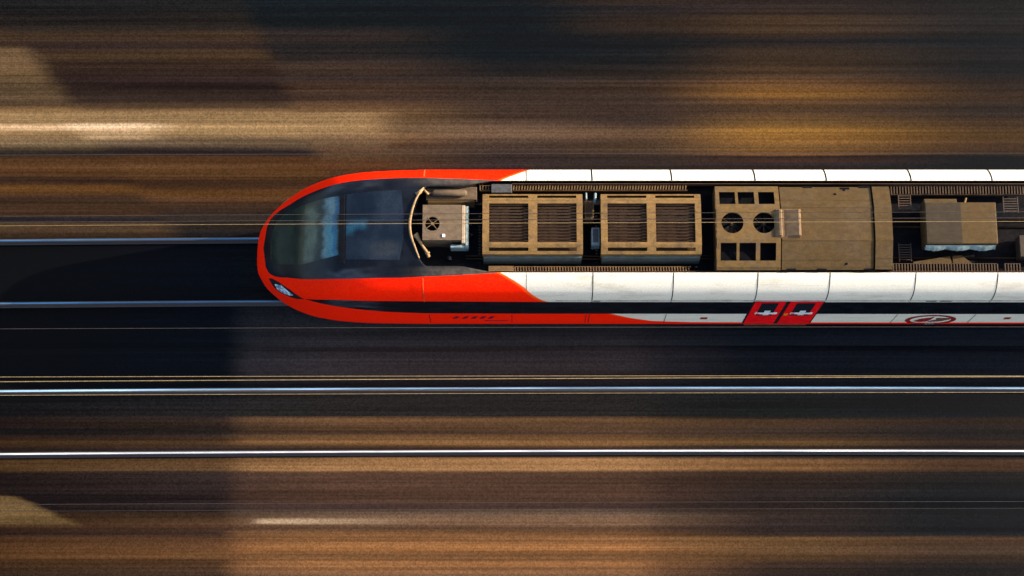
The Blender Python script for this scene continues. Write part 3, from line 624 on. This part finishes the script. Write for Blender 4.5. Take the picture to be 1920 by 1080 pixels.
def brake_unit(x0, x1):
    w_ = (x1-x0); L = [x0+.14, x0+.14+.84, x0+1.17, x0+1.17+.84]
    ztop = lambda y: 4.20-max(0, abs(y)-.47)*.45
    xs = [x0, L[0], L[1], L[2], L[3], x1]; ys = [-.665, -.60, -.53, -.47, -.42, .44, .50, .575, .635, .67]
    bm = bmesh.new()
    holes = [(a, b, -.42, .44) for a, b in ((L[0], L[1]), (L[2], L[3]))]+[(a, b, -.60, -.53) for a, b in ((L[0], L[1]), (L[2], L[3]))]+[(a, b, .575, .635) for a, b in ((L[0], L[1]), (L[2], L[3]))]
    plate(bm, xs, ys, ztop, .05, holes)
    fr = obj('brake_resistor', bm, M_tan, rt)
    bm = bmesh.new()
    for a in (x0, x1-.02): box(bm, a, a+.02, -.66, .665, 3.6, 4.06)
    box(bm, x0+.02, x1-.02, -.665, -.645, 3.62, 4.05); box(bm, x0+.02, x1-.02, .65, .668, 3.62, 4.05)
    obj('side_panel', bm, M_tan, fr)
    bm = bmesh.new(); loft_x(bm, x0+.02, x1-.02, [(-.67, 3.60), (-.75, 3.60), (-.74, 3.80), (-.70, 3.95), (-.67, 3.97)]); obj('skirt', bm, worn('teal_shade_paint', (.07, .085, .08), rough=.6, dirt=(.05, .06, .05), amt=.6, scale=6), fr)  # blue-green shade of the south side painted as skirt colour
    for a, b in ((L[0], L[1]), (L[2], L[3])):
        bm = bmesh.new()
        for k in range(13):
            y = -.395+.068*k; vs = box(bm, a+.004, b-.004, y-.019, y+.019, 4.112, 4.140)
            for v in vs: v.co.z += (v.co.y-y)*.5
        for q in (.25, .5, .75): box(bm, a+(b-a)*q-.008, a+(b-a)*q+.008, -.41, .43, 4.095, 4.103)
        obj('louvre', bm, M_slat, fr)
        bm = bmesh.new(); box(bm, a-.05, b+.05, -.60, .62, 4.0, 4.02); obj('louvre_back', bm, M_slat, fr)
    return fr
brake_unit(-.63, 1.51); brake_unit(1.90, 4.04)
bm = bmesh.new(); box(bm, 1.56, 1.76, .14, .55, 3.6, 4.00); b1 = obj('junction_box', bm, M_fan, rt, bevel=.012)
bm = bmesh.new(); box(bm, 1.585, 1.735, .20, .52, 4.001, 4.008); obj('cover', bm, M_slat, b1)
bm = bmesh.new(); box(bm, 1.70, 1.88, -.42, -.03, 3.6, 3.96); b1 = obj('junction_box', bm, M_teal, rt, bevel=.012)
bm = bmesh.new(); box(bm, 1.735, 1.85, -.36, -.07, 3.961, 3.968); obj('cover', bm, M_steelplate, b1)
bm = bmesh.new(); tube(bm, [(1.60, .58, 3.92), (1.60, .76, 3.9)], .02, 8); obj('conduit', bm, M_teal, rt, smooth=True)
bm = bmesh.new(); tube(bm, [(1.78, .50, 3.9), (1.80, .76, 3.88)], .028, 8); obj('conduit', bm, M_teal, rt, smooth=True)

# fan plate with square intakes and two round fans
zf = lambda y: 4.24-.19*(max(0, abs(y+.02)-.37)/.55)-(.02 if abs(y+.02) > .93 else 0)
sqx = [(4.44, 4.78), (4.84, 5.19), (5.28, 5.62)]
xs = [4.36, 4.44, 4.78, 4.84, 5.04, 5.19, 5.28, 5.62, 5.72]; ys = [-.985, -.93, -.80, -.44, -.37, .34, .42, .72, .83, .86]
bm = bmesh.new()
# outer strips with square openings; the middle strip carries the fans
plate(bm, xs, ys[:5], zf, .04, [(a, b, -.80, -.44) for a, b in sqx]); plate(bm, xs, ys[5:], zf, .04, [(a, b, .42, .72) for a, b in sqx])
plate(bm, [4.36, 5.04, 5.72], [-.37, .34], zf, .04, rounds=[(4.70, .0, .235), (5.375, .0, .235)])
fp = obj('fan_plate', bm, M_fan, rt)
bm = bmesh.new(); box(bm, 4.38, 5.70, -.96, .84, 3.90, 3.93); obj('intake_grid', bm, M_hole, fp)
for x in (4.37, 5.69):
    bm = bmesh.new(); box(bm, x-.01, x+.01, -.97, .85, 3.5, 4.04); obj('side_panel', bm, M_fan, fp)
for fx in (4.70, 5.375):
    bm = bmesh.new()
    for k in range(7):
        a = k*math.tau/7+.2
        pts = [(math.cos(a+da)*r_+fx, math.sin(a+da)*r_, 4.11+dz) for r_, da, dz in ((.05, -.25, .015), (.215, -.10, .02), (.215, .42, -.025), (.05, .45, -.02))]
        f = bm.faces.new([bm.verts.new(p) for p in pts])
    geo = bmesh.ops.solidify(bm, geom=bm.faces[:], thickness=.006)
    tube(bm, [(fx, 0, 4.05), (fx, 0, 4.135)], .05, 18)
    fn = obj('fan', bm, M_steelblade, fp)
    bm = bmesh.new(); tube(bm, [(fx, 0, 4.135), (fx, 0, 4.16)], .018, 10)
    for k in range(3):
        a = k*math.tau/3+.5; tube(bm, [(fx, 0, 4.12), (fx+math.cos(a)*.235, math.sin(a)*.235, 4.12)], .004, 6)
    obj('fan_hub', bm, M_fin2, fn)
# long ribbed cover
zf2 = lambda y: 4.235-.21*(max(0, abs(y+.02)-.36)/.60)
def cover(x0, x1, z_off, nm='machine_cover', mat=M_cover):
    bm = bmesh.new(); plate(bm, [x0, (x0+x1)/2, x1], [-.98, -.93, -.385, .345, .80, .845], lambda y: zf2(y)+z_off, .05)
    for x in (x0, x1-.01): 
        p = [(-.97, 3.5), (.84, 3.5), (.84, zf2(.84)+z_off-.03), (.345, 4.2+z_off), (-.385, 4.2+z_off), (-.97, zf2(.97)+z_off-.03)]
        loft_x(bm, x, x+.01, p)
    return obj(nm, bm, mat, rt)
cv = cover(5.745, 7.70, 0); cover(7.73, 8.10, .035, 'end_cover')
bm = bmesh.new()
for y in (-.385, .345): box(bm, 5.75, 7.70, y-.012, y+.012, zf2(y)-.002, zf2(y)+.006)
obj('crease', bm, M_cover, cv)
for x, y in ((6.35, .835), (7.55, .835), (5.95, -.975), (6.6, -.975), (7.6, -.975), (7.15, .80), (7.60, .845)):
    bm = bmesh.new(); box(bm, x-.10, x+.10, y-.02, y+.03, zf2(y)-.02, zf2(y)+.006); obj('latch', bm, M_hole, cv)
for x, y, r_ in ((6.93, .66, .03), (7.13, .76, .028), (7.12, -.86, .03)):
    bm = bmesh.new(); tube(bm, [(x, y, zf2(y)-.02), (x, y, zf2(y)+.006)], r_, 12); obj('drain_hole', bm, M_hole, cv)
bm = bmesh.new(); n = 18
prof = [(5.59, 4.235), (5.63, 4.285), (5.69, 4.315), (5.73, 4.318), (5.76, 4.24), (5.80, 4.24), (5.86, 4.262), (5.95, 4.290), (6.06, 4.322), (6.10, 4.335), (6.135, 4.325), (6.155, 4.27)]
rows = []
for x, z in prof:
    rows.append([bm.verts.new((x, y, z if abs(y) < .30 else 4.23)) for y in (-.335, -.295, -.1, .1, .265, .305)])
for a, b in zip(rows, rows[1:]):
    for k in range(5): bm.faces.new((a[k], b[k], b[k+1], a[k+1]))
last = [bm.verts.new((6.16, v.co.y, 4.22)) for v in rows[-1]]
for k in range(5): bm.faces.new((rows[-1][k], last[k], last[k+1], rows[-1][k+1]))
obj('scoop', bm, worn('sandy_scoop', (.15, .092, .045), rough=.7, amt=.3), cv, smooth=False)

# fins of the side gratings
def grating(x0, x1, y0, y1, z, mat, pitch=.060, lean=.0):
    bm = bmesh.new(); k = 0; x = x0
    while x < x1:
        h = random.uniform(-.008, .008); vs = box(bm, x, x+pitch*.42, y0, y1, z-.12, z+h)
        for v in vs:
            v.co.x += (v.co.y-y0)*lean
        x += pitch
    box(bm, x0, x1, y0-.012, y0-.001, z-.13, z-.02); box(bm, x0, x1, y1+.001, y1+.012, z-.13, z-.02)
    return obj('side_grating', bm, mat, rt)
grating(-.70, -.47, .86, .955, 3.82, M_fin); grating(.02, 3.80, .86, .965, 3.82, M_fin, lean=.12)
grating(.06, 3.84, -.968, -.862, 3.82, M_fin, lean=-.08)
grating(8.20, 11.2, .77, .95, 3.80, M_fin2, .062); grating(8.10, 10.40, -.97, -.79, 3.80, M_fin2, .062); grating(10.56, 10.9, -.97, -.79, 3.80, M_fin2, .062)
bm = bmesh.new(); box(bm, -.45, .0, .77, .965, 3.60, 3.90); obj('cable_box', bm, M_steelplate, rt, bevel=.012)
bm = bmesh.new(); loft_x(bm, -.50, .04, [(-.97, 3.70), (-.84, 3.70), (-.84, 3.80), (-.97, 3.85)]); obj('edge_plate', bm, M_fin, rt)
# ledge strips along the well
bm = bmesh.new(); box(bm, .0, 20, -.985, -.972, 3.70, 3.875); box(bm, .0, 20, .972, .985, 3.70, 3.875); obj('edge_strip', bm, worn('rusty_edge', (.07, .035, .022), rough=.8), rt)
def ladder(x0, x1, y0, y1, z, mat):
    bm = bmesh.new(); box(bm, x0, x0+.02, y0, y1, z-.03, z); box(bm, x1-.02, x1, y0, y1, z-.03, z)
    k = y0+.03
    while k < y1-.02: box(bm, x0+.021, x1-.021, k, k+.018, z-.02, z-.004); k += .055
    obj('roof_ladder', bm, mat, rt)
ladder(8.35, 8.63, .42, .75, 3.78, M_fin2); ladder(8.33, 8.61, -.70, -.30, 3.66, worn('dim_brown', (.05, .035, .025), rough=.8))
ladder(10.62, 10.95, .36, .72, 3.76, worn('dim_frame', (.05, .035, .025), rough=.8))
bm = bmesh.new(); box(bm, 8.83, 10.36, -.44, .48, 3.62, 4.15); bx = obj('converter_box', bm, M_cover, rt, bevel=.02)
bm = bmesh.new(); box(bm, 8.85, 9.60, -.42, .46, 4.152, 4.160); obj('lid_shadow', bm, worn('shadow_brown', (.030, .021, .011), rough=.85, dirt=(.05, .035, .02), amt=.5, fine=.2), bx)  # darker left half: a cast shadow painted onto the lid
bm = bmesh.new(); box(bm, 8.84, 9.54, .482, .57, 3.7, 4.10); obj('flange', bm, M_cover, bx, bevel=.01)
bm = bmesh.new(); n = 44; pr = None
for k in range(n+1):
    x = 8.83+1.50*k/n; d_ = .045+.05*abs(math.sin(k*.21+.4))*random.uniform(.6, 1)
    cur = [bm.verts.new(p) for p in ((x, -.455, 4.08), (x, -.47-d_, 4.0-.3*d_), (x, -.46-d_, 3.94), (x, -.455, 3.9))]
    if pr:
        for a in range(3): bm.faces.new((pr[a], cur[a], cur[a+1], pr[a+1]))
    pr = cur
obj('torn_seal', bm, M_teal, bx, smooth=True)
bm = bmesh.new()
for pts in ([(8.62, -.77), (9.45, -.77), (9.42, -.60), (8.62, -.73)], [(9.48, -.77), (9.90, -.77), (9.66, -.58), (9.47, -.60)]):
    vs = [bm.verts.new((x, y, 3.72)) for x, y in pts]; vb = [bm.verts.new((x, y, 3.69)) for x, y in pts]
    bm.faces.new(vs); bm.faces.new(vb[::-1])
    for i in range(4): bm.faces.new((vs[i], vb[i], vb[(i+1) % 4], vs[(i+1) % 4]))
obj('gusset_plate', bm, M_cover, rt)
bm = bmesh.new(); tube(bm, [(9.73, .50, 4.0), (9.79, .64, 3.9)], .022, 8); obj('conduit', bm, M_fin, rt)
bm = bmesh.new(); box(bm, 10.88, 11.7, -.66, -.18, 3.55, 3.90); obj('equipment_box', bm, worn('dim_box', (.04, .028, .018), rough=.8), rt, bevel=.015)
bm = bmesh.new()
for y, z in ((.30, 3.54), (-.55, 3.54), (-.62, 3.56)): tube(bm, [(-1.0, y, z), (4.4, y, z)], .022, 8)
for y, z in ((.10, 3.54), (.25, 3.54), (-.60, 3.54)): tube(bm, [(8.0, y, z), (20, y, z)], .025, 8)
obj('cable_run', bm, M_slat, rt, smooth=True)
